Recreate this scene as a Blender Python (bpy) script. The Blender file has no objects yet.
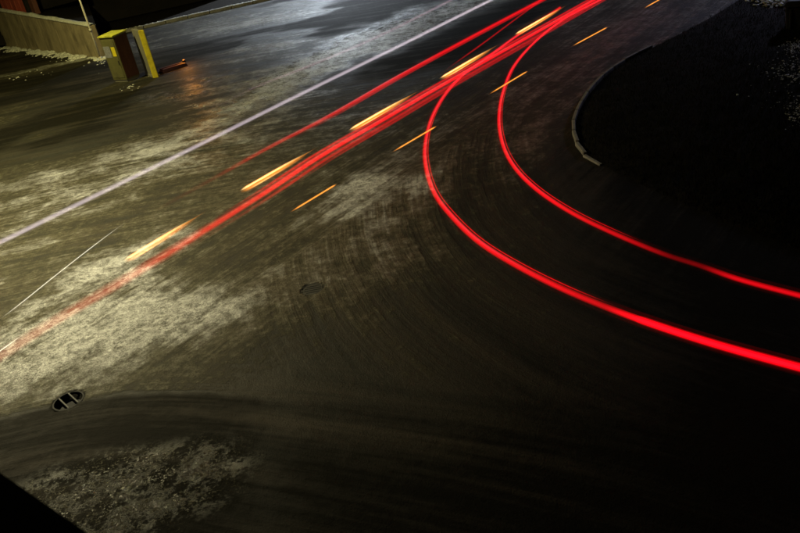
import bpy, bmesh, math, random
import numpy as np
from mathutils import Vector, Matrix, noise as mnoise

random.seed(7); rng = np.random.default_rng(7)
R = math.radians
S = bpy.context.scene
C = S.collection

# ------------------------------------------------------------------ camera
H = 7.6; FOC = 785.0; PITCH = R(28.2); ROLL = R(11.24)
fw = Vector((0, math.cos(PITCH), -math.sin(PITCH)))
r0 = Vector((1, 0, 0)); u0 = Vector((0, math.sin(PITCH), math.cos(PITCH)))
cr = r0 * math.cos(ROLL) - u0 * math.sin(ROLL)
cu = r0 * math.sin(ROLL) + u0 * math.cos(ROLL)
cam = bpy.data.cameras.new('camera'); camo = bpy.data.objects.new('camera', cam); C.objects.link(camo)
camo.matrix_world = Matrix(((cr.x, cu.x, -fw.x, 0), (cr.y, cu.y, -fw.y, 0), (cr.z, cu.z, -fw.z, H), (0, 0, 0, 1)))
cam.sensor_width = 36; cam.lens = 36 * FOC / 800; cam.clip_start = 0.05; cam.clip_end = 3000
cam.dof.use_dof = True; cam.dof.focus_distance = 20.0; cam.dof.aperture_fstop = 2.8
S.camera = camo

# ------------------------------------------------------------------ night sky and moon
W = bpy.data.worlds.new('World'); S.world = W; W.use_nodes = True
nt = W.node_tree; bg = nt.nodes['Background']
sky = nt.nodes.new('ShaderNodeTexSky'); sky.sky_type = 'NISHITA'; sky.sun_disc = False
sky.sun_elevation = R(3); sky.sun_rotation = R(200); sky.air_density = 1.0; sky.dust_density = 2.0
nt.links.new(sky.outputs[0], bg.inputs[0]); bg.inputs[1].default_value = 0.0012
sl = bpy.data.lights.new('moon', 'SUN'); sl.energy = 0.004; sl.angle = R(0.5); sl.color = (1, .93, .8)
so = bpy.data.objects.new('moon', sl); C.objects.link(so); so.rotation_euler = (R(60), 0, R(-200)); so.location = (0, 0, 60)
S.view_settings.view_transform = 'Standard'; S.view_settings.look = 'None'
S.view_settings.exposure = 0.0; S.view_settings.gamma = 1.0; S.view_settings.use_curve_mapping = False
S.render.engine = 'CYCLES'
S.cycles.use_denoising = True
S.cycles.max_bounces = 6; S.cycles.transparent_max_bounces = 96
S.cycles.sample_clamp_indirect = 3.0

def at(x, y, z=0.0):
    """where a line of sight meets the level z"""
    d = cr * ((x - 400) / FOC) + cu * ((266.5 - y) / FOC) + fw
    t = (z - H) / d.z
    return Vector((d.x * t, d.y * t, z))

# ------------------------------------------------------------------ helpers
def tag(o, label=None, cat=None, group=None, kind=None):
    if label: o['label'] = label
    if cat: o['category'] = cat
    if group: o['group'] = group
    if kind: o['kind'] = kind
    return o
def empty(name, loc=(0, 0, 0), rz=0.0):
    o = bpy.data.objects.new(name, None); C.objects.link(o); o.location = loc; o.rotation_euler = (0, 0, rz); o.empty_display_size = .2
    return o
def link(name, me, mat=None, parent=None):
    o = bpy.data.objects.new(name, me); C.objects.link(o)
    if mat and not me.materials: me.materials.append(mat)
    if parent: o.parent = parent
    return o
def bm_obj(name, bm, mat, parent=None, smooth=False):
    me = bpy.data.meshes.new(name); bm.normal_update(); bm.to_mesh(me); bm.free()
    if smooth:
        for p in me.polygons: p.use_smooth = True
    return link(name, me, mat, parent)
def arr_mesh(name, verts, faces, smooth=True):
    verts = np.asarray(verts, np.float32); faces = np.asarray(faces, np.int32)
    me = bpy.data.meshes.new(name); n = faces.shape[1]
    me.vertices.add(len(verts)); me.vertices.foreach_set('co', verts.ravel())
    me.loops.add(faces.size); me.loops.foreach_set('vertex_index', faces.ravel())
    me.polygons.add(len(faces)); me.polygons.foreach_set('loop_start', np.arange(0, faces.size, n, dtype=np.int32))
    me.update(calc_edges=True)
    if smooth: me.polygons.foreach_set('use_smooth', np.ones(len(faces), bool))
    return me
def fattr(me, name, data):
    a = me.attributes.new(name, 'FLOAT', 'POINT'); a.data.foreach_set('value', np.asarray(data, np.float32))
def vattr(me, name, data):
    a = me.attributes.new(name, 'FLOAT_VECTOR', 'POINT'); a.data.foreach_set('vector', np.asarray(data, np.float32).ravel())
def box(bm, c, s, rz=0.0, bev=0.0, top=(1, 1), sh=(0, 0)):
    v = []
    for z in (-1, 1):
        for y in (-1, 1):
            for x in (-1, 1):
                k = top if z > 0 else (1, 1)
                p = Vector((x * s[0] / 2 * k[0], y * s[1] / 2 * k[1], z * s[2] / 2))
                if z > 0: p.x += sh[0]; p.y += sh[1]
                p.rotate(Matrix.Rotation(rz, 3, 'Z')); v.append(bm.verts.new(p + Vector(c)))
    fs = [bm.faces.new([v[i] for i in f]) for f in ((0, 2, 3, 1), (4, 5, 7, 6), (0, 1, 5, 4), (2, 6, 7, 3), (0, 4, 6, 2), (1, 3, 7, 5))]
    if bev:
        es = list({e for f in fs for e in f.edges})
        bmesh.ops.bevel(bm, geom=es, offset=bev, segments=2, affect='EDGES', profile=.5)
def boxo(name, mat, parent, c, s, rz=0.0, bev=0.0, **k):
    bm = bmesh.new(); box(bm, c, s, rz, bev, **k); return bm_obj(name, bm, mat, parent)
def smooth_path(pts, n=10):
    """Catmull-Rom through the points"""
    P = [np.array(p, float) for p in pts]
    P = [2 * P[0] - P[1]] + P + [2 * P[-1] - P[-2]]
    out = []
    for i in range(1, len(P) - 2):
        for k in range(n):
            t = k / n
            out.append(.5 * ((2 * P[i]) + (P[i + 1] - P[i - 1]) * t + (2 * P[i - 1] - 5 * P[i] + 4 * P[i + 1] - P[i + 2]) * t * t
                             + (3 * P[i] - P[i - 1] - 3 * P[i + 1] + P[i + 2]) * t ** 3))
    out.append(P[-2]); return np.array(out)
def tube_mesh(name, path, rad, seg=10, gain=None, cap=True):
    path = np.asarray(path, float); n = len(path)
    rad = np.broadcast_to(np.asarray(rad, float), (n,))
    T = np.gradient(path, axis=0); T /= np.linalg.norm(T, axis=1)[:, None] + 1e-9
    up = np.array([0, 0, 1.0]) if abs(T[:, 2]).mean() < .8 else np.array([1.0, 0, 0])
    A = np.cross(T, up); A /= np.linalg.norm(A, axis=1)[:, None]; B = np.cross(A, T)
    th = np.linspace(0, 2 * math.pi, seg, endpoint=False)
    V = path[:, None, :] + rad[:, None, None] * (A[:, None, :] * np.cos(th)[None, :, None] + B[:, None, :] * np.sin(th)[None, :, None])
    V = V.reshape(-1, 3)
    i = np.arange(n - 1)[:, None]; j = np.arange(seg)[None, :]; k = (j + 1) % seg
    F = np.stack([i * seg + j, i * seg + k, (i + 1) * seg + k, (i + 1) * seg + j], -1).reshape(-1, 4)
    me = arr_mesh(name, V, F)
    if cap:
        bm = bmesh.new(); bm.from_mesh(me); bm.verts.ensure_lookup_table()
        bm.faces.new([bm.verts[q] for q in range(seg)]); bm.faces.new([bm.verts[(n - 1) * seg + q] for q in range(seg)][::-1])
        bmesh.ops.recalc_face_normals(bm, faces=bm.faces); bm.to_mesh(me); bm.free()
    if gain is not None: fattr(me, 'gain', np.repeat(np.asarray(gain, float), seg))
    return me

# numpy noise
_perm = rng.random((512, 512)).astype(np.float32)
def vnoise(x, y, o=0):
    xi = np.floor(x).astype(np.int64); yi = np.floor(y).astype(np.int64)
    fx = (x - xi).astype(np.float32); fy = (y - yi).astype(np.float32)
    fx = fx * fx * (3 - 2 * fx); fy = fy * fy * (3 - 2 * fy)
    g = lambda a, b: _perm[(a + 37 * o) & 511, (b + 91 * o) & 511]
    return (g(xi, yi) * (1 - fx) + g(xi + 1, yi) * fx) * (1 - fy) + (g(xi, yi + 1) * (1 - fx) + g(xi + 1, yi + 1) * fx) * fy
def fbm(x, y, oc=4, o=0, gain=.5):
    s = 0; a = 1; t = 0
    for k in range(oc):
        s = s + a * vnoise(x * 2.03 ** k + 7.7 * k, y * 2.03 ** k - 3.1 * k, o + k); t += a; a *= gain
    return s / t
def sstep(a, b, x):
    t = np.clip((x - a) / (b - a), 0, 1); return t * t * (3 - 2 * t)

# ------------------------------------------------------------------ materials
class Mat:
    def __init__(s, name):
        s.m = bpy.data.materials.new(name); s.m.use_nodes = True; s.t = s.m.node_tree
        s.b = s.t.nodes['Principled BSDF']; s.out = s.t.nodes['Material Output']
    def n(s, t, **k):
        q = s.t.nodes.new(t)
        for a, v in k.items(): setattr(q, a, v)
        return q
    def l(s, a, b): s.t.links.new(a, b)
    def math(s, op, a, b=None, clamp=False):
        q = s.n('ShaderNodeMath', operation=op, use_clamp=clamp)
        for i, v in enumerate((a, b)):
            if v is None: continue
            if isinstance(v, (int, float)): q.inputs[i].default_value = v
            else: s.l(v, q.inputs[i])
        return q.outputs[0]
    def noise(s, vec, scale, detail=4, rough=.55, dim='3D'):
        q = s.n('ShaderNodeTexNoise', noise_dimensions=dim); q.inputs['Scale'].default_value = scale
        q.inputs['Detail'].default_value = detail; q.inputs['Roughness'].default_value = rough
        if vec is not None: s.l(vec, q.inputs['Vector'])
        return q.outputs[0]
    def mapr(s, v, a, b, c, d, smooth=False):
        q = s.n('ShaderNodeMapRange', interpolation_type='SMOOTHSTEP' if smooth else 'LINEAR'); s.l(v, q.inputs[0])
        for i, x in enumerate((a, b, c, d)): q.inputs[1 + i].default_value = x
        return q.outputs[0]
    def mixc(s, f, a, b):
        q = s.n('ShaderNodeMix', data_type='RGBA')
        for i, v in ((0, f), (6, a), (7, b)):
            if isinstance(v, (int, float)): q.inputs[i].default_value = v
            elif isinstance(v, tuple): q.inputs[i].default_value = (*v, 1)
            else: s.l(v, q.inputs[i])
        return q.outputs[2]
    def mixf(s, f, a, b):
        q = s.n('ShaderNodeMix', data_type='FLOAT')
        for i, v in ((0, f), (2, a), (3, b)):
            if isinstance(v, (int, float)): q.inputs[i].default_value = v
            else: s.l(v, q.inputs[i])
        return q.outputs[0]
    def scale(s, vec, v):
        q = s.n('ShaderNodeMapping'); s.l(vec, q.inputs[0]); q.inputs['Scale'].default_value = v; return q.outputs[0]
    def bump(s, h, strength, dist, prev=None):
        q = s.n('ShaderNodeBump'); q.inputs['Distance'].default_value = dist
        if isinstance(strength, (int, float)): q.inputs['Strength'].default_value = strength
        else: s.l(strength, q.inputs['Strength'])
        s.l(h, q.inputs['Height'])
        if prev is not None: s.l(prev, q.inputs['Normal'])
        return q.outputs[0]
    def pos(s): return s.n('ShaderNodeNewGeometry').outputs['Position']
    def objc(s): return s.n('ShaderNodeTexCoord').outputs['Object']
    def attr(s, name, what='Fac'): return s.n('ShaderNodeAttribute', attribute_name=name).outputs[what]

def simple(name, c1, c2, scale=6, rough=(.45, .8), metal=0.0, bump=.3, dist=.01, stretch=(1, 1, 1), dirt=None, coord='obj', spec=.5):
    M = Mat(name); v = M.objc() if coord == 'obj' else M.pos()
    n1 = M.noise(M.scale(v, stretch), scale, 6, .62); n2 = M.noise(v, scale * 7, 4, .6)
    col = M.mixc(M.mapr(n1, .3, .7, 0, 1), c1, c2)
    if dirt: col = M.mixc(M.mapr(M.noise(M.scale(v, stretch), scale * .6, 6, .7), .48, .68, 0, .85), col, dirt)
    M.l(col, M.b.inputs['Base Color']); M.l(M.mapr(n2, .3, .7, *rough), M.b.inputs['Roughness'])
    M.b.inputs['Metallic'].default_value = metal; M.b.inputs['Specular IOR Level'].default_value = spec
    M.l(M.bump(M.math('ADD', n1, M.math('MULTIPLY', n2, .6)), bump, dist), M.b.inputs['Normal'])
    return M.m

def road_material():
    M = Mat('wet_asphalt_and_slush'); P = M.pos()
    wb, wc = M.attr('wturn'), M.attr('wnear')
    def streak(sc, det):
        a = M.noise(M.scale(M.attr('flow_road', 'Vector'), sc), 1, det, .6)
        b = M.noise(M.scale(M.attr('flow_turn', 'Vector'), sc), 1, det, .6)
        c = M.noise(M.scale(M.attr('flow_near', 'Vector'), sc), 1, det, .6)
        return M.mixf(wc, M.mixf(wb, a, b), c)
    st1 = streak((.16, 2.0, 1), 4); st2 = streak((.55, 9.0, 1), 3)
    fine = M.noise(P, 5.0, 5, .68); grit = M.noise(P, 38.0, 3, .7); grit2 = M.noise(P, 120.0, 2, .7)
    cov = M.attr('cover'); clump = M.attr('clump')
    # slush cover, lamp reflections painted in, broken up by tyre streaks and by lumps
    e = M.math('ADD', cov, M.math('MULTIPLY', M.math('SUBTRACT', st1, .5), 0.85))
    e = M.math('ADD', e, M.math('MULTIPLY', M.math('SUBTRACT', st2, .5), .8))
    e = M.math('ADD', e, M.math('MULTIPLY', M.math('SUBTRACT', fine, .5), .8))
    e = M.math('ADD', e, M.math('MULTIPLY', M.math('SUBTRACT', M.noise(P, 1.5, 4, .6), .5), .8))
    e = M.math('ADD', e, M.math('MULTIPLY', M.math('SUBTRACT', grit, .5), .5))
    e = M.math('ADD', e, M.math('MULTIPLY', M.math('SUBTRACT', streak((.07, .55, 1), 3), .5), 1.1))
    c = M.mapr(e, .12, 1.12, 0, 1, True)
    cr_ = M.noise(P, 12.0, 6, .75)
    glint_crust = M.math('MULTIPLY', M.mapr(M.noise(P, 24.0, 4, .75), .48, .62, 0, 1, True), M.mapr(M.noise(P, 3.0, 4, .65), .43, .6, 0, 1, True))
    glint_crust = M.math('MULTIPLY', glint_crust, M.mapr(clump, .1, .6, 0, 1))
    c = M.math('MAXIMUM', c, M.math('MULTIPLY', glint_crust, 1.0))  # icy lumps, with lamp glints painted in as pale flecks
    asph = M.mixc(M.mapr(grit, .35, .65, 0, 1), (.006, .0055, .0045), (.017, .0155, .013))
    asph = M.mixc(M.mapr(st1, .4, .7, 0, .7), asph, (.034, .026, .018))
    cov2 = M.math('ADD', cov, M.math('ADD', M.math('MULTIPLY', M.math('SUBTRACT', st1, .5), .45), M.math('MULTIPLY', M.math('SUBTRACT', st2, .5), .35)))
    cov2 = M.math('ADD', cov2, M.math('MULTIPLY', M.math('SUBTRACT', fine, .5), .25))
    asph = M.mixc(M.mapr(cov2, -.24, -.02, .85, 0), asph, (.0055, .005, .0038))      # darker swept asphalt, partly night dark painted into the colour
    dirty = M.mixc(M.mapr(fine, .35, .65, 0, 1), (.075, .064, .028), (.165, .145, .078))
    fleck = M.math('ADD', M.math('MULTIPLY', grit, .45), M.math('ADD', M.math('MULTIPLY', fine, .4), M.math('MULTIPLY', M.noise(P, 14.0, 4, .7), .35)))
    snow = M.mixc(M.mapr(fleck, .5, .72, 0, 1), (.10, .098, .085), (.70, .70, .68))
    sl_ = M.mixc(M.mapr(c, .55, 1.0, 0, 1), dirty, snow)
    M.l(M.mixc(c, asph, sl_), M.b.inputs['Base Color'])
    wet = M.mapr(M.math('ADD', M.math('MULTIPLY', st2, .6), M.math('MULTIPLY', fine, .4)), .35, .65, .45, .75)
    wet = M.mixf(M.mapr(cov2, -.24, .04, 1, 0), wet, .82)      # the same darkened parts roughened to lose lamp sheen
    lowf = M.noise(P, 1.9, 5, .7)
    gl = M.math('MULTIPLY', M.mapr(clump, .05, .45, 0, 1, True), M.mapr(M.math('ADD', lowf, M.math('MULTIPLY', M.math('SUBTRACT', cr_, .5), .7)), .44, .6, 0, 1, True))      # standing wet, lumpy ice
    M.l(M.mixf(gl, M.mixf(M.mapr(c, .15, .6, 0, 1), wet, .3), .2), M.b.inputs['Roughness'])
    M.l(M.mixf(gl, M.mixf(M.mapr(c, .2, .8, 0, 1), M.mapr(cov2, -.24, .02, .05, .13), .8), .75), M.b.inputs['Specular IOR Level'])
    gl_ = gl
    h = M.math('ADD', M.math('MULTIPLY', grit, .5), M.math('MULTIPLY', fine, 1.4))
    h = M.math('ADD', h, M.math('MULTIPLY', st2, 1.15))
    h = M.math('MULTIPLY', h, M.mapr(c, 0, 1, .3, 1.0))
    h = M.math('ADD', h, M.math('MULTIPLY', M.math('MULTIPLY', cr_, M.mapr(clump, .05, .5, 0, 1, True)), .75))
    n1 = M.bump(h, .9, .06)
    n2 = M.bump(M.math('ADD', grit, M.math('MULTIPLY', grit2, .6)), M.mapr(c, 0, 1, .4, 1.0), .02, n1)
    M.l(n2, M.b.inputs['Normal'])
    return M.m

def glow_mat(name, col, strength):
    """light left hanging in the air: adds to whatever is behind it"""
    M = Mat(name); M.t.nodes.remove(M.b)
    em = M.n('ShaderNodeEmission'); em.inputs[0].default_value = (*col, 1)
    # lamps throw their light out and back, not down at the road: the underside stays dark
    geo = M.n('ShaderNodeNewGeometry'); sep = M.n('ShaderNodeSeparateXYZ'); M.l(geo.outputs['Normal'], sep.inputs[0])
    up = M.mapr(sep.outputs[2], -.55, .05, .05, 1, True)
    out = M.math('MULTIPLY', up, M.math('SUBTRACT', 1.0, geo.outputs['Backfacing']))
    M.l(M.math('MULTIPLY', M.math('MULTIPLY', M.attr('gain'), strength * 2), out), em.inputs[1])
    M.m.cycles.emission_sampling = 'NONE'
    tr = M.n('ShaderNodeBsdfTransparent'); ad = M.n('ShaderNodeAddShader')
    M.l(em.outputs[0], ad.inputs[0]); M.l(tr.outputs[0], ad.inputs[1]); M.l(ad.outputs[0], M.out.inputs[0])
    return M.m
def lit_mat(name, col, strength):
    M = Mat(name); M.b.inputs['Base Color'].default_value = (*col, 1); M.b.inputs['Roughness'].default_value = .3
    M.b.inputs['Emission Color'].default_value = (*col, 1); M.b.inputs['Emission Strength'].default_value = strength
    return M.m

m_road = road_material()
m_snow = simple('dirty_snow', (.34, .33, .29), (.62, .62, .58), 9, (.4, .6), bump=.7, dist=.02, coord='pos')
m_conc = simple('stained_concrete', (.20, .16, .10), (.32, .26, .165), 2.2, (.7, .9), bump=.4, dist=.02, stretch=(1.0, 1.0, .45), dirt=(.09, .07, .045))
m_kerb = simple('kerb_granite', (.13, .12, .105), (.26, .245, .225), 7, (.45, .75), bump=.6, dist=.02, dirt=(.05, .045, .04))
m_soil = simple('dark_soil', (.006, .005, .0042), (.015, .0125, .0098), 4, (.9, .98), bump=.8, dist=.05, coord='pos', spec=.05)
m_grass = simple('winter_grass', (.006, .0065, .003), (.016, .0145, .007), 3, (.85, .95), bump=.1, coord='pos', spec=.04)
m_post = simple('galvanised_post', (.36, .33, .26), (.5, .47, .4), 5, (.4, .6), bump=.15, dist=.003, stretch=(1, 1, .2))
m_olive = simple('olive_cabinet_paint', (.08, .075, .03), (.12, .11, .045), 3, (.4, .65), bump=.1, dist=.003, stretch=(1, 1, .3), dirt=(.05, .045, .025))
m_yellow = simple('yellow_paint', (.52, .42, .015), (.66, .55, .025), 4, (.4, .6), bump=.1, dist=.003, dirt=(.33, .26, .03))
m_ygreen = simple('yellow_green_lid', (.34, .33, .03), (.5, .48, .06), 4, (.4, .6), bump=.1, dist=.003, dirt=(.2, .19, .04))
m_brown = simple('rusty_red_panel', (.07, .022, .014), (.11, .036, .02), 4, (.5, .8), bump=.2, dist=.004, stretch=(1, 1, .3))
m_grey = simple('grey_panel', (.1, .092, .075), (.15, .14, .115), 3, (.5, .8), bump=.2, dist=.004, stretch=(1, 1, .3))
m_label = simple('pale_notice', (.12, .12, .15), (.26, .26, .3), 14, (.4, .6), bump=.05)
m_red = simple('dull_red_cladding', (.34, .055, .035), (.44, .085, .055), 1.5, (.5, .8), bump=.1, stretch=(1, 1, .2), dirt=(.2, .04, .03))
m_black = simple('black_bitumen', (.006, .006, .006), (.014, .013, .012), 6, (.75, .95), bump=.3, spec=.2)
m_facade = simple('dark_facade_render', (.006, .0048, .0036), (.013, .010, .0075), 1.2, (.8, .95), bump=.3, spec=.2)
m_iron = simple('cast_iron', (.012, .0115, .01), (.028, .026, .023), 20, (.45, .7), .2, bump=.3, dist=.004)
m_bar = simple('worn_iron_bar', (.018, .017, .014), (.036, .034, .028), 20, (.7, .9), .0, bump=.3, dist=.004)
m_dark = simple('dark_tarpaulin', (.008, .008, .012), (.02, .019, .026), 5, (.5, .8), bump=.4, dist=.02)
m_lamp = lit_mat('lamp_lens_warm', (1, .86, .45), 30); m_lampc = lit_mat('lamp_lens_cool', (.86, .92, 1), 30)
m_amber = lit_mat('added_amber_lens', (1, .33, .05), .2)

# ------------------------------------------------------------------ the lines vehicles follow
RD = Vector((math.sin(R(41.5)), math.cos(R(41.5)), 0))       # along the road
RN = Vector((-RD.y, RD.x, 0))                                 # across it, to the far side
PX_A = [(560, 8), (520, 34), (487, 58), (462, 76), (444, 96), (431, 120), (425, 147), (427, 172), (436, 196), (455, 220), (480, 243), (515, 265), (560, 288), (610, 309), (660, 327), (720, 346), (800, 368), (880, 389)]
PX_B = [(640, -22), (600, 0), (563, 20), (535, 42), (514, 66), (503, 92), (499, 119), (503, 145), (515, 168), (537, 190), (570, 212), (610, 232), (660, 253), (700, 266), (740, 280), (800, 296), (880, 316)]
PX_C = [(-120, 470), (0, 428), (110, 405), (230, 405), (400, 425), (560, 452), (720, 492), (880, 545)]

def flow(polypx, X, Y, z=.8):
    P = np.array([at(*p, z)[:2] for p in polypx]); P = smooth_path([(a, b, 0) for a, b in P], 4)[:, :2]
    d0 = P[0] - P[1]; d1 = P[-1] - P[-2]
    P = np.vstack([P[0] + d0 / np.linalg.norm(d0) * 120, P, P[-1] + d1 / np.linalg.norm(d1) * 120])
    best = np.full(X.shape, 1e18); s_ = np.zeros(X.shape); t_ = np.zeros(X.shape); L = 0
    for a, b in zip(P[:-1], P[1:]):
        e = b - a; l = np.linalg.norm(e); e = e / l
        k = np.clip((X - a[0]) * e[0] + (Y - a[1]) * e[1], 0, l)
        dx = X - a[0] - k * e[0]; dy = Y - a[1] - k * e[1]; d = dx * dx + dy * dy
        m = d < best; best = np.where(m, d, best); s_ = np.where(m, L + k, s_)
        t_ = np.where(m, np.sign(e[0] * dy - e[1] * dx) * np.sqrt(d), t_); L += l
    return s_, t_

# ------------------------------------------------------------------ road sheet
def axis(a, b, lo, hi, st=.06, g=.02):
    v = list(np.arange(a, b, st)); x = v[0]; left = []
    while x > lo: x -= st + g * (a - x); left.append(x)
    x = v[-1]; right = []
    while x < hi: x += st + g * (x - b + st); right.append(x)
    return np.array(left[::-1] + v + right)
ax = axis(-12, 9, -260, 260); ay = axis(6.5, 25, -60, 420)
GX, GY = np.meshgrid(ax, ay)
fs, ft = GX * RD.x + GY * RD.y, GX * RN.x + GY * RN.y
ts, tt = flow(PX_A, GX, GY)
ns, nt_ = flow(PX_C, GX, GY, 0)
GRATE = at(68, 400); COVER = at(312, 288)

def blob(px, py, la, lb, ang=None, soft=1.0):
    """patch on the road centred under a spot, la along and lb across the heading (metres)"""
    c = at(px, py); d = RD if ang is None else Vector((math.cos(R(ang)), math.sin(R(ang)), 0))
    a = (GX - c.x) * d.x + (GY - c.y) * d.y; b = -(GX - c.x) * d.y + (GY - c.y) * d.x
    w = 1 + .55 * (fbm(GX * .7, GY * .7, 4, 3) - .5) * 2
    return np.exp(-(((a / la) ** 2 + (b / lb) ** 2) * w) ** soft)

cover = .10 + .16 * (fbm(GX * .25, GY * .25, 4, 11) - .5)
# weights: the turning lane, and the near arc
wturn = sstep(-5.5, -1.5, -np.abs(tt + .8)) * sstep(27, 20, GY) 
# far lanes are more covered
lane = fs * 0 + ft
far_side = sstep(14.2, 16.5, ft)          # beyond the white trail
fd = (at(150, 168) - at(0, 196)).normalized()      # the way tyres swing in the yard on the far side
wfar = sstep(14.5, 18, ft)
ts = np.where(ft > 12, GX * fd.x + GY * fd.y, ts); tt = np.where(ft > 12, -GX * fd.y + GY * fd.x + .6 * np.sin(GX * .25), tt)
wturn = np.where(ft > 12, wfar, wturn)
cover += .24 * far_side * sstep(31, 25, GY) + .05 * far_side
cover += .24 * blob(0, 210, 5, 4, None) - .1 * blob(60, 100, 12, 5, 20) + .26 * blob(40, 225, 12, 2.2)
cover += .75 * blob(120, 335, 3.4, 1.8, 12, 1.3) + .2 * blob(30, 365, 3.0, 1.9, 60) + .5 * blob(110, 270, 4, 1.3)  # slush, with the warm lamp's reflection painted in as paler cover
cover += .2 * blob(235, 300, 2.6, 2.0, 10) + .55 * blob(368, 192, 3.2, 1.2, 75)  # second patch is pale cover standing for cool light
cover += 1.25 * blob(335, 58, 7, 1.7, 52) + .32 * blob(265, 62, 6, 4, 40) + .85 * blob(460, 8, 7, 1.6) + .3 * blob(190, 88, 2.0, 1.2)  # cover raised to paint in the cool lamp's reflection
cover += .3 * blob(330, 225, 4.2, 2.6, 20) + .2 * blob(420, 265, 3.2, 1.6, 10) + .15 * blob(640, 20, 9, 4)
cover += .36 * blob(590, 45, 10, 3.2) + .2 * blob(480, 130, 6, 3)
cover += .45 * blob(240, 22, 18, 2.2, 10)
cover += .55 * blob(40, 135, 1.2, .8, 20) + .3 * blob(200, 105, 2.0, .35, 20)
lump = blob(122, 490, 1.45, .8, -5, 1.0); lump2 = blob(35, 470, 1.5, 1.0, 0)
cover += .12 * lump + .08 * lump2 + .06 * blob(230, 515, 1.6, .7, 0)
# slush thinned and asphalt darkened along the near arc
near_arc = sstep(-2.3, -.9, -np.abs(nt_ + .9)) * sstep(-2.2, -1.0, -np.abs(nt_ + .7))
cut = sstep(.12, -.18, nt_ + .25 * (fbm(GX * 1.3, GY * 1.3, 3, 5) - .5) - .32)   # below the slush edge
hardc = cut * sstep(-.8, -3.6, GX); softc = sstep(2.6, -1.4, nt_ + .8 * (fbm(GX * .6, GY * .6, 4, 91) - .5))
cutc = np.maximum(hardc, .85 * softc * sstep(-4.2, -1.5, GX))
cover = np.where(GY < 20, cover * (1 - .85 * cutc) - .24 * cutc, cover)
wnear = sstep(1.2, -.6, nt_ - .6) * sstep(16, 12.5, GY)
# right-hand side is bare, and darkened in colour to melt into the night
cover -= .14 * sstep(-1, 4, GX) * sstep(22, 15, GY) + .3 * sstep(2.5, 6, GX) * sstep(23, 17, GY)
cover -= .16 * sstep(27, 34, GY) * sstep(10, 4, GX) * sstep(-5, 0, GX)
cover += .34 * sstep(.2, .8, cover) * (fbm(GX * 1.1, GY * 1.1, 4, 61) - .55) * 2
patch = np.clip(blob(325, 62, 7.5, 2.2, 52) + blob(460, 8, 7, 1.8) + .8 * blob(255, 78, 4, 1.2, 40), 0, 1)
cover -= .42 * sstep(15.2, 17, ft) * sstep(26, 30, GY) * (1 - patch) * (1 - .7 * blob(185, 90, 3, 2)) * sstep(.34, .5, fbm(ts * .16, tt * .45, 4, 95))  # dark painted round the cool lamp's glare, glare patches spared
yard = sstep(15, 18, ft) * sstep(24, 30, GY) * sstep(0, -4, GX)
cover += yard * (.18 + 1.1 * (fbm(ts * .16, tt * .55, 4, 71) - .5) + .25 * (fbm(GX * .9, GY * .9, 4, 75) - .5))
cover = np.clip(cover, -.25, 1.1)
# relief: ruts along the lanes, slush lumps, lumpy corner
st = fbm(fs * .1, ft * 2.2, 4, 21); stt = fbm(ts * .1, tt * 2.2, 4, 25); stn = fbm(ns * .1, nt_ * 2.2, 4, 29)
stx = st * (1 - wturn) + stt * wturn; stx = stx * (1 - wnear) + stn * wnear
cc = np.clip(cover, 0, 1)
hgt = .035 * (stx - .5) * (.3 + cc) + .05 * cc * (fbm(GX * 2.2, GY * 2.2, 4, 31) - .4)
hgt += np.maximum(blob(125, 492, 2.2, 1.3, -5), .6 * lump2) * .11 * np.maximum(0, fbm(GX * 3.4, GY * 3.4, 5, 41, .6) - .42) 
near = sstep(60, 30, np.hypot(GX, GY))
hgt = hgt * near - .004
for pc, r_, dz in ((GRATE, .28, -.16), (COVER, .23, -.06)):
    q = np.hypot(GX - pc.x, GY - pc.y); k = sstep(r_ + .25, r_ + .05, q)
    hgt = hgt * (1 - k) - .012 * k; hgt = np.where(q < r_ - .02, dz, hgt); cover = np.where(q < r_, -.5, cover)
ny, nx = GX.shape
V = np.stack([GX, GY, hgt], -1).reshape(-1, 3)
idx = np.arange(nx * ny).reshape(ny, nx)
Fq = np.stack([idx[:-1, :-1], idx[:-1, 1:], idx[1:, 1:], idx[1:, :-1]], -1).reshape(-1, 4)
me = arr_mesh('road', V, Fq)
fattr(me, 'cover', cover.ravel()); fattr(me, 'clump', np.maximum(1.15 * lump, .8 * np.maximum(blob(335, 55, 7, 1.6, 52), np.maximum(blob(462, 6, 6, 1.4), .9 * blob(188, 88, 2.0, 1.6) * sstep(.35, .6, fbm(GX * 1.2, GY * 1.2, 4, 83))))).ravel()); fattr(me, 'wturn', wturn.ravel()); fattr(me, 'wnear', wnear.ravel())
z0 = np.zeros(GX.size)
for nm, a, b in (('flow_road', fs, ft), ('flow_turn', ts, tt), ('flow_near', ns, nt_)):
    vattr(me, nm, np.stack([a.ravel(), b.ravel(), z0], -1))
tag(link('road', me, m_road), kind='structure')

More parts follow.
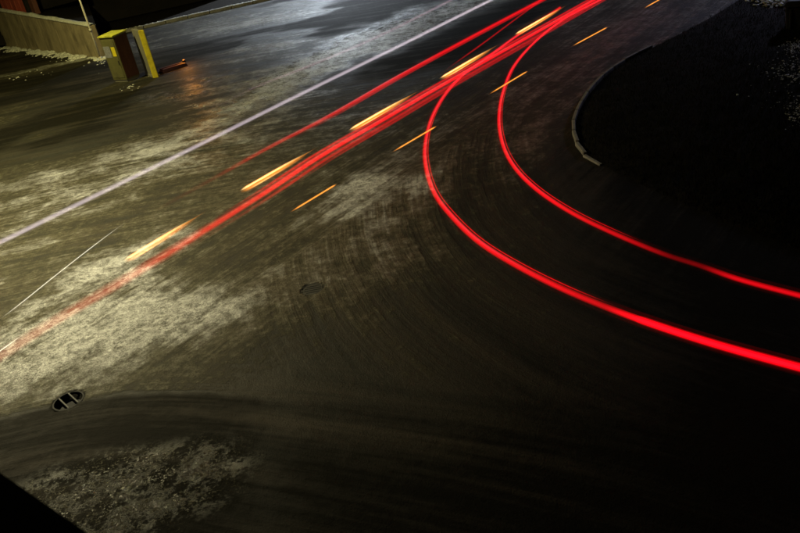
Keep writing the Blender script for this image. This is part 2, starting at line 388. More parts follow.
# ------------------------------------------------------------------ traffic island with kerb stones
KP = [at(*p) for p in [(800, -40), (720, 12), (668, 40), (640, 54), (622, 64), (603, 78), (587, 96), (577, 114), (574, 130), (579, 147), (590, 159), (606, 167), (640, 184), (700, 212), (800, 250), (900, 285)]]
kp = smooth_path(KP, 12)
isl = kp[:, :2].copy()
bm = bmesh.new()
ring = [bm.verts.new((p[0], p[1], .0)) for p in isl]
cen = isl.mean(0)
nr = 26; grid = []
tail = np.array([60.0, 18.0])
for i, p in enumerate(isl):
    row = [ring[i]]
    for k in range(1, nr):
        f = (k / (nr - 1)) ** 1.3
        q = p + (np.array([40.0, 22.0]) + .15 * (p - cen) - p) * f
        hz = .05 + .22 * sstep(0, .25, f) + .10 * (mnoise.noise(Vector((q[0] * .6, q[1] * .6, 0)))) + .05 * mnoise.noise(Vector((q[0] * 2.3, q[1] * 2.3, 4)))
        row.append(bm.verts.new((q[0], q[1], float(hz))))
    grid.append(row)
for a, b in zip(grid[:-1], grid[1:]):
    for k in range(nr - 1): bm.faces.new((a[k], b[k], b[k + 1], a[k + 1]))
bmesh.ops.recalc_face_normals(bm, faces=bm.faces)
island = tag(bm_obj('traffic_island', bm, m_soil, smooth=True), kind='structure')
# stones along the visible arc
arc = kp[12 * 2 + 6: 12 * 10 + 9]
seg = np.linalg.norm(np.diff(arc, axis=0), axis=1); cum = np.concatenate([[0], np.cumsum(seg)])
bm = bmesh.new(); box(bm, (0, 0, -.05), (.78, .095, .26), 0, .018)
kst = bpy.data.meshes.new('kerb_stone'); bm.to_mesh(kst); bm.free(); kst.materials.append(m_kerb)
L = cum[-1]; ds = .80; k = 0; s_ = .4
while s_ < L - .1:
    p = [np.interp(s_, cum, arc[:, i]) for i in range(2)]; q = [np.interp(min(s_ + .1, L), cum, arc[:, i]) for i in range(2)]
    o = link('kerb_stone', kst, None, island); sink = sstep(L - 1.6, L, s_) * .09
    o.location = (p[0], p[1], .04 + random.uniform(-.008, .008) - sink); o.rotation_euler = (random.uniform(-.03, .03), random.uniform(-.012, .012), math.atan2(q[1] - p[1], q[0] - p[0]) + random.uniform(-.02, .02))
    s_ += ds
# dead grass on the island
def blades(n, region, h, w, name, mat, label, cat):
    V = []; F = []
    cnt = 0
    while cnt < n:
        p = region(); 
        if p is None: continue
        x, y, z = p; a = random.uniform(0, 6.28); hh = h * random.uniform(.5, 1.4); ln = random.uniform(.2, .9) * hh
        dx, dy = math.cos(a) * w, math.sin(a) * w; b = random.uniform(0, 6.28)
        i = len(V); V += [(x - dx, y - dy, z), (x + dx, y + dy, z), (x + math.cos(b) * ln, y + math.sin(b) * ln, z + hh)]
        F.append((i, i + 1, i + 2)); cnt += 1
    return tag(link(name, arr_mesh(name, V, F, False), mat), label, cat, kind='stuff')
from mathutils.bvhtree import BVHTree
bvh = BVHTree.FromObject(island, bpy.context.evaluated_depsgraph_get())
def on_island():
    q = at(random.uniform(575, 830), random.uniform(-10, 300)); hit = bvh.ray_cast(Vector((q.x, q.y, 5)), Vector((0, 0, -1)))
    return None if hit[0] is None else (q.x, q.y, hit[0].z - .01)
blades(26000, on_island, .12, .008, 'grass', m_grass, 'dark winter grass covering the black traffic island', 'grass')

# ------------------------------------------------------------------ loose snow and slush lumps
bm = bmesh.new(); bmesh.ops.create_icosphere(bm, subdivisions=2, radius=1)
ico_v = np.array([v.co for v in bm.verts]); ico_f = np.array([[v.index for v in f.verts] for f in bm.faces]); bm.free()
def lumps(name, spots, label):
    V = []; F = []; o = 0
    for (x, y, z, r_) in spots:
        d = rng.normal(0, .16, len(ico_v))[:, None] + 1
        s3 = np.array([r_ * random.uniform(.7, 1.5), r_ * random.uniform(.7, 1.5), r_ * random.uniform(.35, .7)])
        a = random.uniform(0, 6.28); q = ico_v * d * s3
        q = np.stack([q[:, 0] * math.cos(a) - q[:, 1] * math.sin(a), q[:, 0] * math.sin(a) + q[:, 1] * math.cos(a), q[:, 2]], -1)
        V.append(q + np.array([x, y, z])); F.append(ico_f + o); o += len(ico_v)
    return tag(link(name, arr_mesh(name, np.vstack(V), np.vstack(F)), m_snow), label, 'snow', kind='stuff')

# ------------------------------------------------------------------ retaining wall, top of the picture
w0, w1 = at(101, 58), at(-60, 40)
wd = (w1 - w0); wl = wd.length; wd.normalize(); wn = Vector((-wd.y, wd.x, 0));
if wn.y < 0: wn = -wn
wall = tag(empty('retaining_wall', w0, math.atan2(wd.y, wd.x)), 'stained concrete retaining wall with a snowy coping behind the leaning post', 'wall')
sgn = 1 if (Matrix.Rotation(math.atan2(wd.y, wd.x), 3, 'Z') @ Vector((0, 1, 0))).dot(wn) > 0 else -1
npan = 12; top = lambda s: 1.72 + .055 * s
for i in range(npan):
    a, b = wl * i / npan, wl * (i + 1) / npan
    bm = bmesh.new(); g = .012
    vs = [bm.verts.new(p) for p in ((a + g, 0, -.2), (b - g, 0, -.2), (b - g, sgn * .3, -.2), (a + g, sgn * .3, -.2), (a + g, 0, top(a)), (b - g, 0, top(b)), (b - g, sgn * .3, top(b)), (a + g, sgn * .3, top(a)))]
    for f in ((0, 1, 2, 3), (4, 5, 6, 7), (0, 1, 5, 4), (1, 2, 6, 5), (2, 3, 7, 6), (3, 0, 4, 7)): bm.faces.new([vs[q] for q in f])
    bmesh.ops.recalc_face_normals(bm, faces=bm.faces); bmesh.ops.bevel(bm, geom=list(bm.edges), offset=.012, segments=1, affect='EDGES')
    bm_obj('panel', bm, m_conc, wall)
# terrace behind the wall
bm = bmesh.new()
pts = [w0 + wn * .32, w1 + wn * .32, w1 + wn * 30, w0 + wn * .32 + Vector((-9, 30, 0))]
zz = [top(0) - .08, top(wl) - .08, top(wl) - .08, top(0) - .08]
vs = [bm.verts.new((p.x, p.y, z)) for p, z in zip(pts, zz)] + [bm.verts.new((p.x, p.y, -.3)) for p in pts]
for f in ((0, 1, 2, 3), (0, 1, 5, 4), (1, 2, 6, 5), (2, 3, 7, 6), (3, 0, 4, 7)): bm.faces.new([vs[q] for q in f])
bmesh.ops.recalc_face_normals(bm, faces=bm.faces)
tag(bm_obj('terrace_ground', bm, m_soil), kind='structure')
# snow on the coping and along the foot
bm = bmesh.new(); rows = []
n_ = 260
for i in range(n_ + 1):
    s_ = wl * i / n_; p = w0 + wd * s_
    hh = max(.0, .11 + .12 * mnoise.noise(Vector((s_ * .7, 0, 3))) + .05 * mnoise.noise(Vector((s_ * 3.1, 0, 8)))); hh = max(hh, .012)
    row = []
    for k, (v, e) in enumerate(((-.05, .0), (-.03, .55), (.08, 1.0), (.2, .9), (.33, .5), (.36, -.05))):
        q = p + wn * (v + .03 * mnoise.noise(Vector((s_ * 4, k, 1)))); row.append(bm.verts.new((q.x, q.y, top(s_) - .02 + hh * e)))
    rows.append(row)
for a, b in zip(rows[:-1], rows[1:]):
    for k in range(5): bm.faces.new((a[k], a[k + 1], b[k + 1], b[k]))
bmesh.ops.recalc_face_normals(bm, faces=bm.faces)
tag(bm_obj('snow_cap', bm, m_snow, smooth=True), 'thin lumpy snow lying along the retaining wall coping', 'snow', kind='stuff')
sp = []
for _ in range(560):
    s_ = random.uniform(-.6, wl * .75); off = abs(random.gauss(0, .38)); keep = mnoise.noise(Vector((s_ * .55, 0, 12)))
    if keep < -.05 and off > .15: continue
    p = w0 + wd * s_ - wn * (off + .05); r_ = max(.03, (.16 + .12 * keep) * math.exp(-off * 1.2) * random.uniform(.5, 1.4)); sp.append((p.x, p.y, .0, r_))
fk0, fk1 = at(136, 30), at(420, -34); fkd = fk1 - fk0; kl_ = fkd.length; fkd.normalize()
for px, py, n_, sx, sy in ((100, 62, 26, 5, 3), (128, 88, 18, 7, 1.6), (18, 78, 10, 6, 1), (44, 73, 8, 6, 1), (200, 106, 10, 12, 1)):
    for _ in range(n_):
        p = at(random.gauss(px, sx), random.gauss(py, sy)); sp.append((p.x, p.y, .0, random.uniform(.012, .045)))
for _ in range(420):
    s_ = random.uniform(-2, kl_ + 2); p = fk0 + fkd * s_; sp.append((p.x + random.gauss(0, .05), p.y + random.gauss(0, .07), .175, random.uniform(.03, .09) * (.6 + .5 * mnoise.noise(Vector((s_ * .5, 2, 0))))))
lumps('snow_bank', sp, 'dirty lumps of cleared snow along the retaining wall foot and far kerb')

# red shed behind the wall, far left
def shed():
    c = w0 + wd * 14.1 + wn * .6
    t = tag(empty('shed', (c.x, c.y, 2.1), math.atan2(wd.y, wd.x)), 'dull red shed wall standing above the retaining wall at the corner', 'shed')
    L_ = 9.0
    x = -L_ / 2
    while x < L_ / 2 - .01:
        boxo('cladding_panel', m_red, t, (x + .375, 0, 1.8), (.73, .12, 3.6), 0, .02); x += .75
    boxo('corner_post', m_facade, t, (-L_ / 2 - .22, -.02, 1.8), (.3, .3, 3.7), 0, .02)
    boxo('side_post', m_brown, t, (-L_ / 2 - .75, sgn * .2, 1.8), (.6, .3, 3.7), 0, .02)
    boxo('back_wall', m_facade, t, (0, sgn * 2.0, 1.75), (L_, 3.6, 3.5), 0)
    bm = bmesh.new(); box(bm, (0, sgn * .9, 3.72), (L_ + 1.2, 4.6, .16), 0, .03); bm_obj('roof', bm, m_dark, t)
    return t
shed()

# far kerb, and a black building added where the ground lies unlit
k0, k1 = at(136, 30), at(420, -34)
kd = (k1 - k0); kl = kd.length; kd.normalize(); kn = Vector((-kd.y, kd.x, 0)); kn = kn if kn.y > 0 else -kn
bm = bmesh.new(); c0 = k0 + kn * .1 - kd * 4; c1 = k1 + kn * .1 + kd * 6
vs = [bm.verts.new(v) for v in ((c0.x, c0.y, .13), (c1.x, c1.y, .13), *[((c + kn * 30).x, (c + kn * 30).y, .13) for c in (c1, c0)])]
bm.faces.new(vs); bmesh.ops.recalc_face_normals(bm, faces=bm.faces)
pav = tag(bm_obj('pavement', bm, m_soil), kind='structure')
bm = bmesh.new(); box(bm, (0, 0, 0), (1.36, .3, .5), 0, .03); far_k = bpy.data.meshes.new('kerb_stone'); bm.to_mesh(far_k); bm.free(); far_k.materials.append(m_kerb)
s_ = -3.0
while s_ < kl + 5:
    p = k0 + kd * s_; o = link('kerb_stone', far_k, None, pav)
    o.location = (p.x, p.y, -.07 + random.uniform(-.015, .015)); o.rotation_euler = (random.uniform(-.02, .02), 0, math.atan2(kd.y, kd.x) + random.uniform(-.01, .01)); s_ += 1.4
def facade():
    c = k0 + kn * 5.0 - kd * 3.5
    t = tag(empty('added_dark_building', (c.x, c.y, .2), math.atan2(kd.y, kd.x)), 'black building added for the unlit dark behind the far kerb', 'building')
    Lb = 20.0; sg = 1 if (Matrix.Rotation(math.atan2(kd.y, kd.x), 3, 'Z') @ Vector((0, 1, 0))).dot(kn) > 0 else -1
    boxo('wall', m_facade, t, (0, sg * 4, 4), (Lb, 8, 8), 0)
    boxo('plinth', m_facade, t, (0, -sg * .06, .3), (Lb + .1, .12, .6), 0, .02)
    for i in range(9):
        x = -Lb / 2 + 2 + i * (Lb - 4) / 8
        w = boxo('window', m_black, t, (x, -sg * .03, 2.6), (1.3, .08, 1.6), 0, .01)
        boxo('sill', m_facade, t, (x, -sg * .1, 1.74), (1.5, .2, .1), 0, .01)
    boxo('roof', m_black, t, (0, sg * 4, 8.15), (Lb + .8, 8.8, .3), 0, .03)
facade()

# post in front of the wall end
pb = at(101, 60)
t = tag(empty('post', pb), 'thin pale metal post beside the tall olive cabinet', 'post')
link('shaft', tube_mesh('shaft', [(0, 0, -.1), (0, 0, 1.6), (0, 0, 4.6)], [.05, .05, .045], 14), m_post, t)
link('clamp', tube_mesh('clamp', [(0, 0, 1.52), (0, 0, 1.66)], .075, 14), m_post, t)
link('foot_collar', tube_mesh('foot_collar', [(0, 0, -.02), (0, 0, .18)], [.09, .065], 14), m_post, t)
link('cap', tube_mesh('cap', [(0, 0, 4.6), (0, 0, 4.66)], [.056, .03], 14), m_post, t)

# tall olive cabinet and yellow-edged slab
cb = at(128, 82)
def local(t): return t
ca = R(62)   # the side face runs this way
t = tag(empty('cabinet', cb, R(-12)), 'tall olive cabinet with a yellow-green sloping lid and a pale notice', 'cabinet')
# local: corner nearest the camera at the origin, front face to -x, side to +x
wA, wB, hh = .92, .74, 2.05
rot = R(22)
def cabin():
    ex = Vector((-math.cos(rot), math.sin(rot), 0)); ey = Vector((math.sin(rot + R(8)), math.cos(rot + R(8)), 0))
    def quadbox(name, mat, o, a, b, z0, z1, z1b=None, par=t, bev=.012):
        bm = bmesh.new(); z1b = z1 if z1b is None else z1b
        P = [o, o + a, o + a + b, o + b]; tz = [z1, z1, z1b, z1b]
        vs = [bm.verts.new((p.x, p.y, z0)) for p in P] + [bm.verts.new((p.x, p.y, q)) for p, q in zip(P, tz)]
        for f in ((0, 1, 2, 3), (4, 5, 6, 7), (0, 1, 5, 4), (1, 2, 6, 5), (2, 3, 7, 6), (3, 0, 4, 7)): bm.faces.new([vs[q] for q in f])
        bmesh.ops.recalc_face_normals(bm, faces=bm.faces)
        if bev: bmesh.ops.bevel(bm, geom=list(bm.edges), offset=bev, segments=2, affect='EDGES')
        return bm_obj(name, bm, mat, par)
    quadbox('plinth', m_grey, ex * .03 + ey * .03, ex * (wA - .06), ey * (wB - .06), -.05, .12)
    quadbox('body', m_olive, Vector((0, 0, 0)), ex * wA, ey * wB, .1, hh, hh + .06)
    quadbox('side_panel', m_brown, -ex * .016 + ey * .03, ex * .03, ey * (wB - .06), .16, hh - .04, hh + .01)
    # lid follows the slope
    bm = bmesh.new(); o = -(ex + ey) * .05; a = ex * (wA + .1); b = ey * (wB + .1)
    P = [o, o + a, o + a + b, o + b]; tz = [hh + .0, hh + .0, hh + .07, hh + .07]
    vs = [bm.verts.new((p.x, p.y, q)) for p, q in zip(P, tz)] + [bm.verts.new((p.x, p.y, q + .07)) for p, q in zip(P, tz)]
    for f in ((0, 1, 2, 3), (4, 5, 6, 7), (0, 1, 5, 4), (1, 2, 6, 5), (2, 3, 7, 6), (3, 0, 4, 7)): bm.faces.new([vs[q] for q in f])
    bmesh.ops.recalc_face_normals(bm, faces=bm.faces); bmesh.ops.bevel(bm, geom=list(bm.edges), offset=.015, segments=2, affect='EDGES')
    bm_obj('lid', bm, m_ygreen, t)
    d = quadbox('door', m_olive, ex * .07 - ey * .018, ex * (wA - .14), ey * .03, .2, hh - .12)
    quadbox('notice', m_label, ex * .42 - ey * .026, ex * .42, ey * .012, 1.15, 1.66, par=t, bev=0)
    quadbox('sticker', m_yellow, ex * .1 - ey * .026, ex * .24, ey * .012, 1.2, 1.62, par=t, bev=0)
    quadbox('handle', m_bar, ex * .12 - ey * .05, ex * .03, ey * .04, .8, 1.0, par=t, bev=.006)
cabin()
sb = at(159, 77)
t = tag(empty('marker_slab', sb, 0), 'tall grey slab with a bright yellow painted front edge', 'slab')
ex = Vector((-.20, .03, 0)); ey = Vector((-.62, 1.15, 0))
def prism(name, mat, o, a, b, z0, z1, par, bev=.015):
    bm = bmesh.new(); P = [o, o + a, o + a + b, o + b]
    vs = [bm.verts.new((p.x, p.y, z0)) for p in P] + [bm.verts.new((p.x, p.y, z1)) for p in P]
    for f in ((0, 1, 2, 3), (4, 5, 6, 7), (0, 1, 5, 4), (1, 2, 6, 5), (2, 3, 7, 6), (3, 0, 4, 7)): bm.faces.new([vs[q] for q in f])
    bmesh.ops.recalc_face_normals(bm, faces=bm.faces)
    if bev: bmesh.ops.bevel(bm, geom=list(bm.edges), offset=bev, segments=2, affect='EDGES')
    return bm_obj(name, bm, mat, par)
prism('edge_board', m_yellow, Vector((.0, 0, 0)), Vector((-.27, .03, 0)), ey * .06, -.05, 2.16, t, .03)
prism('panel', m_grey, ex * .12 + ey * .062, Vector((-.22, .03, 0)), ey * .9, -.05, 2.12, t)
prism('foot', m_grey, Vector((.06, .1, 0)), Vector((-.40, .05, 0)), ey * .8, -.05, .10, t)
pl = at(163, 73)
t = tag(empty('ramp_plate', pl, R(28)), 'low dark red plate with an added amber lamp beside the yellow slab', 'plate')
boxo('plate', m_brown, t, (.62, .25, .07), (1.25, .62, .14), 0, .02, top=(.92, .8))
boxo('rib', m_iron, t, (.62, .25, .15), (1.1, .06, .03), 0, .008)
boxo('added_lamp_housing', m_iron, t, (1.2, .3, .13), (.14, .14, .2), 0, .02)
link('added_lamp_lens', tube_mesh('added_lamp_lens', [(1.2, .3, .22), (1.2, .3, .245), (1.2, .3, .26)], [.05, .05, .02], 12), m_amber, t)
al = bpy.data.lights.new('added_amber_light', 'POINT'); al.energy = 45; al.color = (1, .34, .04); al.shadow_soft_size = .08  # unseen amber source, added to give the orange reflection on the ground
ao = bpy.data.objects.new('added_amber_light', al); C.objects.link(ao); ao.parent = t; ao.location = (1.3, .5, .6)

# ------------------------------------------------------------------ iron work in the road
t = tag(empty('drain_grate', GRATE), 'round open drain in the slush with two pale bars', 'drain')
def ring_mesh(name, r1, r2, z0, z1, n=40):
    bm = bmesh.new(); loops = []
    for r_, z in ((r1, z0), (r1, z1), (r2, z1), (r2, z0)):
        loops.append([bm.verts.new((r_ * math.cos(2 * math.pi * i / n), r_ * math.sin(2 * math.pi * i / n), z)) for i in range(n)])
    for a, b in zip(loops, loops[1:] + loops[:1]):
        for i in range(n): bm.faces.new((a[i], a[(i + 1) % n], b[(i + 1) % n], b[i]))
    bmesh.ops.recalc_face_normals(bm, faces=bm.faces); return bm
bm_obj('frame', ring_mesh('frame', .25, .278, -.15, -.012), m_black, t)
bm = bmesh.new(); bmesh.ops.create_circle(bm, cap_ends=True, segments=36, radius=.26); o = bm_obj('pit', bm, m_black, t); o.location.z = -.135
for x in (-.085, .095):
    boxo('bar', m_bar, t, (x, 0, -.03), (.028, math.sqrt(.25 ** 2 - x * x) * 2 - .01, .05), 0, .008)
t.rotation_euler.z = R(38)
t = tag(empty('manhole_cover', COVER), 'small dark manhole cover in the middle of the junction', 'manhole cover')
bm_obj('frame', ring_mesh('frame', .21, .235, -.06, -.02), m_iron, t)
bm = bmesh.new(); bmesh.ops.create_cone(bm, cap_ends=True, segments=40, radius1=.205, radius2=.205, depth=.03); o = bm_obj('lid', bm, m_iron, t); o.location.z = -.042
for i in range(4): boxo('rib', m_iron, t, (0, -.12 + .08 * i, -.022), (2 * math.sqrt(.19 ** 2 - (-.12 + .08 * i) ** 2) - .03, .03, .012), 0, .003)

# ------------------------------------------------------------------ dark bin and bright snow at the top right
gb = at(792, 34)
t = tag(empty('grit_bin', gb, R(-35)), 'dark angular bin cut by the top right corner before bright snow', 'bin')
boxo('body', m_dark, t, (.5, .3, .45), (1.3, .9, .9), 0, .04, top=(1.12, 1.15))
bm = bmesh.new(); box(bm, (.5, .28, .98), (1.6, 1.15, .16), 0, .05, top=(.85, .7)); bm_obj('lid', bm, m_dark, t)
for x in (-.05, .35, .75): boxo('rib', m_dark, t, (x, -.2, .45), (.07, .06, .75), 0, .015)
sp = []
for _ in range(1300):
    p = at(random.gauss(783, 13), random.gauss(0, 4.5)); sp.append((p.x, p.y, random.uniform(.05, .22), random.uniform(.015, .06)))
for px, py, n_, sx, sy in ((799, 58, 300, 9, 4), (793, 80, 260, 13, 8), (799, 118, 200, 9, 8), (770, 92, 30, 16, 14)):
    for _ in range(n_):
        p = at(random.gauss(px, sx), random.gauss(py, sy)); hit = bvh.ray_cast(Vector((p.x, p.y, 5)), Vector((0, 0, -1)))
        sp.append((p.x, p.y, (hit[0].z if hit[0] else 0.02) + .04, abs(random.gauss(0, .010)) + .004))
lumps('snow_crust', sp, 'broken frozen snow catching cold blue light at the right edge')

# ------------------------------------------------------------------ roof edge under the camera, bottom left
e0, e1 = at(-60, 431, H - 1.65), at(400, 749, H - 1.65)
ed = (e1 - e0).normalized(); en = Vector((ed.y, -ed.x, 0))
if en.y > 0 and en.x > 0: en = -en
if (e0 + en * 5 - at(0, 600, H - 1.65)).length > (e0 - en * 5 - at(0, 600, H - 1.65)).length: en = -en
bld = tag(empty('near_building', (0, 0, 0)), 'black flat roof edge filling the bottom left corner', 'building')
def edge_prism(name, mat, off0, off1, z0, z1, ext=9.0):
    a, b = e0 - ed * ext, e1 + ed * ext
    bm = bmesh.new(); P = [a + en * off0, b + en * off0, b + en * off1, a + en * off1]
    vs = [bm.verts.new((p.x, p.y, z0)) for p in P] + [bm.verts.new((p.x, p.y, z1)) for p in P]
    for f in ((0, 1, 2, 3), (4, 5, 6, 7), (0, 1, 5, 4), (1, 2, 6, 5), (2, 3, 7, 6), (3, 0, 4, 7)): bm.faces.new([vs[q] for q in f])
    bmesh.ops.recalc_face_normals(bm, faces=bm.faces); return bm_obj(name, bm, mat, bld)
edge_prism('edging', m_black, 0, .18, H - 1.85, H - 1.65)
edge_prism('roof', m_black, .182, 9, H - 1.9, H - 1.7)
edge_prism('wall', m_facade, .14, 8.9, -.2, H - 1.9)

# ------------------------------------------------------------------ street lamps (they stand outside the picture)
def street_lamp(base, hgt, aim, col, watts, lens, label, cone=150, soft=.2, blend=.8, tilt=0.0):
    d = Vector((aim.x - base.x, aim.y - base.y, 0)).normalized()
    t = tag(empty('street_lamp', base, math.atan2(d.y, d.x)), label, 'street lamp', 'street lamps round the junction')
    link('post', tube_mesh('post', [(0, 0, 0), (0, 0, hgt * .5), (0, 0, hgt)], [.1, .08, .06], 14), m_post, t)
    link('base', tube_mesh('base', [(0, 0, -.05), (0, 0, .9), (0, 0, 1.0)], [.15, .14, .1], 14), m_post, t)
    link('arm', tube_mesh('arm', smooth_path([(0, 0, hgt - .02), (.3, 0, hgt + .25), (.9, 0, hgt + .38), (1.6, 0, hgt + .4)], 6), .04, 10), m_post, t)
    boxo('lamp_head', m_post, t, (1.85, 0, hgt + .4), (.75, .3, .14), 0, .04, top=(.8, .7))
    boxo('lens', lens, t, (1.87, 0, hgt + .32), (.5, .22, .04), 0, .01)
    l = bpy.data.lights.new('lamp_light', 'SPOT'); l.energy = watts; l.color = col; l.spot_size = R(cone); l.spot_blend = blend; l.shadow_soft_size = soft
    o = bpy.data.objects.new('lamp_light', l); C.objects.link(o); o.parent = t; o.location = (1.87, 0, hgt + .2); o.rotation_euler = (0, -tilt, 0)
    return t
street_lamp(Vector((-12.7, 19.0, 0)), 8.4, Vector((-6, 15.5, 0)), (1, .89, .53), 14500, m_lamp, 'warm street lamp close to the left side of the road')
street_lamp(Vector((-17.8, 34.2, 0)), 10.8, Vector((-10, 34, 0)), (1, .9, .33), 7500, m_lamp, 'warm street lamp standing off the left side of the yard', 172, .25, .5)
street_lamp(Vector((-1.0, 68, 0)), 9.0, Vector((0, 60, 0)), (.80, .9, 1), 32000, m_lampc, 'cool white street lamp far along the road', 149, .3, .3, R(5))
street_lamp(Vector((28.5, 41, 0)), 8.5, Vector((22, 37, 0)), (.66, .68, 1), 7000, m_lampc, 'bluish street lamp beyond the traffic island', 172, .25, .5)

# ------------------------------------------------------------------ light trails left by passing vehicles
RED = (1, .001, .006)
glows = {}
def gm(col, st):
    k = (col, st)
    if k not in glows: glows[k] = glow_mat('trail_glow_%d' % len(glows), col, st)
    return glows[k]
def trail(label, px, z, strands, cat='light trail', group=None, n=10, gainpts=None):
    """px: where it passes, z: lamp height; strands: (name, radius, colour, strength, side offset m, up offset m, first, last, taper)"""
    pts = [at(x, y, z) for x, y in px]; path = smooth_path([tuple(p) for p in pts], n)
    root = tag(empty('light_trail', tuple(path[len(path) // 2])), label, cat, group)
    T = np.gradient(path, axis=0); T /= np.linalg.norm(T, axis=1)[:, None]
    side = np.stack([-T[:, 1], T[:, 0], 0 * T[:, 0]], -1)
    u = np.linspace(0, 1, len(path))
    for (nm, r_, col, st_, so_, uo, f0, f1, tap) in strands:
        p = path + side * so_ + np.array([0, 0, uo]) - path[len(path) // 2]
        m = (u >= f0 - 1e-6) & (u <= f1 + 1e-6); q = p[m]; uu = u[m]; v = (uu - uu[0]) / (uu[-1] - uu[0])
        fade0, fade1 = tap
        g = np.ones(len(v))
        if fade0: g *= sstep(0, fade0, v)
        if fade1: g *= sstep(1, 1 - fade1, v)
        gt = g.copy()
        if gainpts: g *= np.interp(uu, [a for a, b in gainpts], [b for a, b in gainpts])
        rr = r_ * np.clip(.1 + .9 * np.sqrt(np.clip(gt, 0, 1)), .1, 1) if (fade0 or fade1) else np.full(len(v), r_)
        link(nm, tube_mesh(nm, q, rr, 8, g), gm(col, st_), root)
    return root
def soft(r_, col, st_, so_=0, uo=0, f0=0, f1=1, tap=(0, 0), core=None, nm=('glow', 'band', 'core')):
    core = core or col
    halo = [('halo', r_ * 2.1, col, st_ * .007, so_, uo, f0, f1, tap)] if nm[0] == 'glow' else []
    return halo + [(nm[0], r_, col, st_ * .16, so_, uo, f0, f1, tap), (nm[1], r_ * .72, col, st_ * .2, so_, uo, f0, f1, tap), (nm[2], r_ * .42, core, st_ * .16, so_, uo, f0, f1, tap)]

WHT = (.80, .66, .74)
trail('long straight white headlight trail crossing the upper left of the road', [(-60, 272), (0, 243), (100, 194), (200, 145), (300, 95), (400, 46), (490, 1), (570, -38)], .65,
      soft(.085, WHT, .62), gainpts=[(0, .9), (.25, .8), (.5, .75), (.8, 1.0), (1, 1)])
trail('thin dim mauve trail running above the white headlight trail', [(190, 122), (250, 90), (310, 66), (380, 36), (452, 0), (520, -34)], .65,
      soft(.07, (.5, .28, .34), .30, 0, 0, 0, 1, (.5, 0)))
trail('short upper red tail light trail fading out over the lane', [(150, 214), (215, 178), (265, 150), (330, 116), (400, 76), (470, 38), (540, 1), (620, -41)], .8,
      soft(.072, RED, .8) + soft(.05, RED, .35, -.17, 0, .3, 1, (.3, 0), nm=('streak', 'streak', 'streak')) + soft(.03, (.8, .25, .25), .25, .10, 0, .2, .7, (.3, .3), nm=('streak', 'streak', 'streak')),
      gainpts=[(0, 0), (.14, .06), (.24, .3), (.36, .5), (.5, .8), (.7, 1), (1, 1)])
trail('faint red thread between the two straight red trails', [(440, 74), (481, 45), (520, 16), (545, -2)], .8, soft(.035, RED, .3, 0, 0, 0, 1, (.3, .2)))
trail('broad straight red tail light trail running the length of the road', [(-60, 395), (0, 357), (50, 325), (124, 281), (200, 234), (267, 192), (320, 157), (380, 122), (445, 84), (520, 42), (600, -3), (680, -47)], .8,
      soft(.088, RED, .95, 0, 0, .2, 1, (.3, 0), core=(1, .012, .022)) + soft(.14, RED, 1.15, 0, 0, 0, .5, (0, .4), nm=('streak',) * 3) + soft(.045, RED, .55, .15, .05, .36, 1, (.2, 0), nm=('streak', 'streak', 'streak')) + soft(.06, RED, .42, -.30, 0, .30, 1, (.3, 0), nm=('streak', 'streak', 'streak'))
      + soft(.05, RED, .3, -.46, 0, .45, 1, (.3, 0), nm=('streak', 'streak', 'streak')) + soft(.035, (1, .2, .18), .12, .02, .04, .3, 1, (.2, 0), nm=('streak', 'streak', 'streak')),
      gainpts=[(0, .10), (.1, .13), (.25, .2), (.36, .34), (.43, .55), (.47, .95), (.6, 1), (1, 1)])
trail('thick red tail light trail curving round the outside of the turn', PX_A, .8,
      soft(.058, RED, 1.0, core=(1, .008, .018)) + soft(.012, RED, .8, .085, .03, .1, .78, (.3, .1), nm=('streak',) * 3) + soft(.07, RED, .55, 0, 0, .785, 1, (.08, 0), nm=('streak',) * 3) + soft(.03, (1, .06, .09), .35, .02, .02, 0, .72, (.1, .2), nm=('streak', 'streak', 'streak')),
      gainpts=[(0, .8), (.3, .8), (.6, .9), (.70, .8), (.76, .55), (.80, 1.5), (1, 1.6)])
trail('red tail light trail curving tightly round the traffic island', PX_B, .8,
      soft(.05, RED, 1.0, core=(1, .008, .018)) + soft(.01, RED, .8, .078, .03, .1, .74, (.3, .1), nm=('streak',) * 3) + soft(.025, (1, .06, .09), .3, .02, .02, 0, .65, (.1, .2), nm=('streak', 'streak', 'streak')),
      gainpts=[(0, .9), (.3, .9), (.6, .9), (.70, .55), (.77, .14), (.82, .16), (.87, .7), (1, .75)])
ORG = (1, .30, .03); YEL = (1, .60, .20)
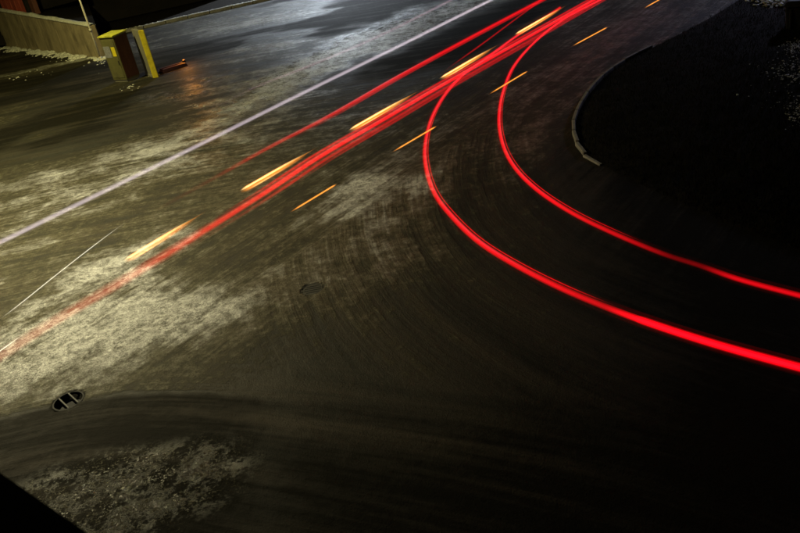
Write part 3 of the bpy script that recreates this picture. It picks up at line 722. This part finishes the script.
dash = [((124, 263), (192, 221), 'lowest thick yellow blinker dash at the faded end of the red trail', .82), ((240, 193), (304, 156), 'thick yellow blinker dash where the red trail turns pale', .95),
        ((349, 132), (408, 98), 'thick yellow blinker dash hugging the top of the broad red trail', 1.0), ((440, 80), (489, 51), 'thick yellow blinker dash just above the outer curve joining', 1.0),
        ((515, 36), (558, 11), 'topmost thick yellow blinker dash on the broad red trail', 1.0)]
for a, b, lab, g in dash:
    mid = ((a[0] + b[0]) / 2, (a[1] + b[1]) / 2); b2 = (b[0] + (b[0] - a[0]) * .28, b[1] + (b[1] - a[1]) * .28)
    trail(lab, [a, ((a[0] + mid[0]) / 2, (a[1] + mid[1]) / 2), mid, b, b2], .95,
          soft(.09, ORG, .95 * g, 0, 0, 0, .84, (.16, .35)) + soft(.034, YEL, 1.6 * g, .035, .03, .0, .82, (.16, .4), core=(1, .8, .42), nm=('streak',) * 3)
          + soft(.022, YEL, .8 * g, -.075, 0, .06, .70, (.3, .5), nm=('streak',) * 3) + soft(.02, ORG, .8 * g, .05, 0, .3, 1, (.1, .6), nm=('streak',) * 3), group='yellow blinker dashes along the broad red trail', n=8)
dash2 = [((289, 213), (337, 184), 'lowest thin orange blinker dash over the slushy junction'), ((391, 153), (437, 126), 'thin orange blinker dash crossing the outer red curve'),
         ((488, 95), (528, 71), 'thin orange blinker dash crossing the inner red curve'), ((571, 47), (608, 27), 'thin orange blinker dash clear of the red trails'), ((643, 9), (675, -9), 'thin orange blinker dash cut by the top edge')]
for a, b, lab in dash2:
    mid = ((a[0] + b[0]) / 2, (a[1] + b[1]) / 2)
    trail(lab, [a, mid, b], .75, soft(.026, (1, .34, .04), 1.3, 0, 0, 0, 1, (.25, .1)), group='thin orange blinker dashes below the broad red trail', n=12)
trail('hair-thin white scratch of light on the left of the road', [(-4, 322), (20, 304), (60, 272), (100, 241), (134, 216)], .6, soft(.014, (.9, .86, .7), .9, 0, 0, 0, 1, (.3, .35)))
trail('short white sliver of light at the left edge', [(-20, 365), (0, 351), (28, 331)], .6, soft(.016, (.9, .9, .75), .8, 0, 0, 0, 1, (0, .4)))
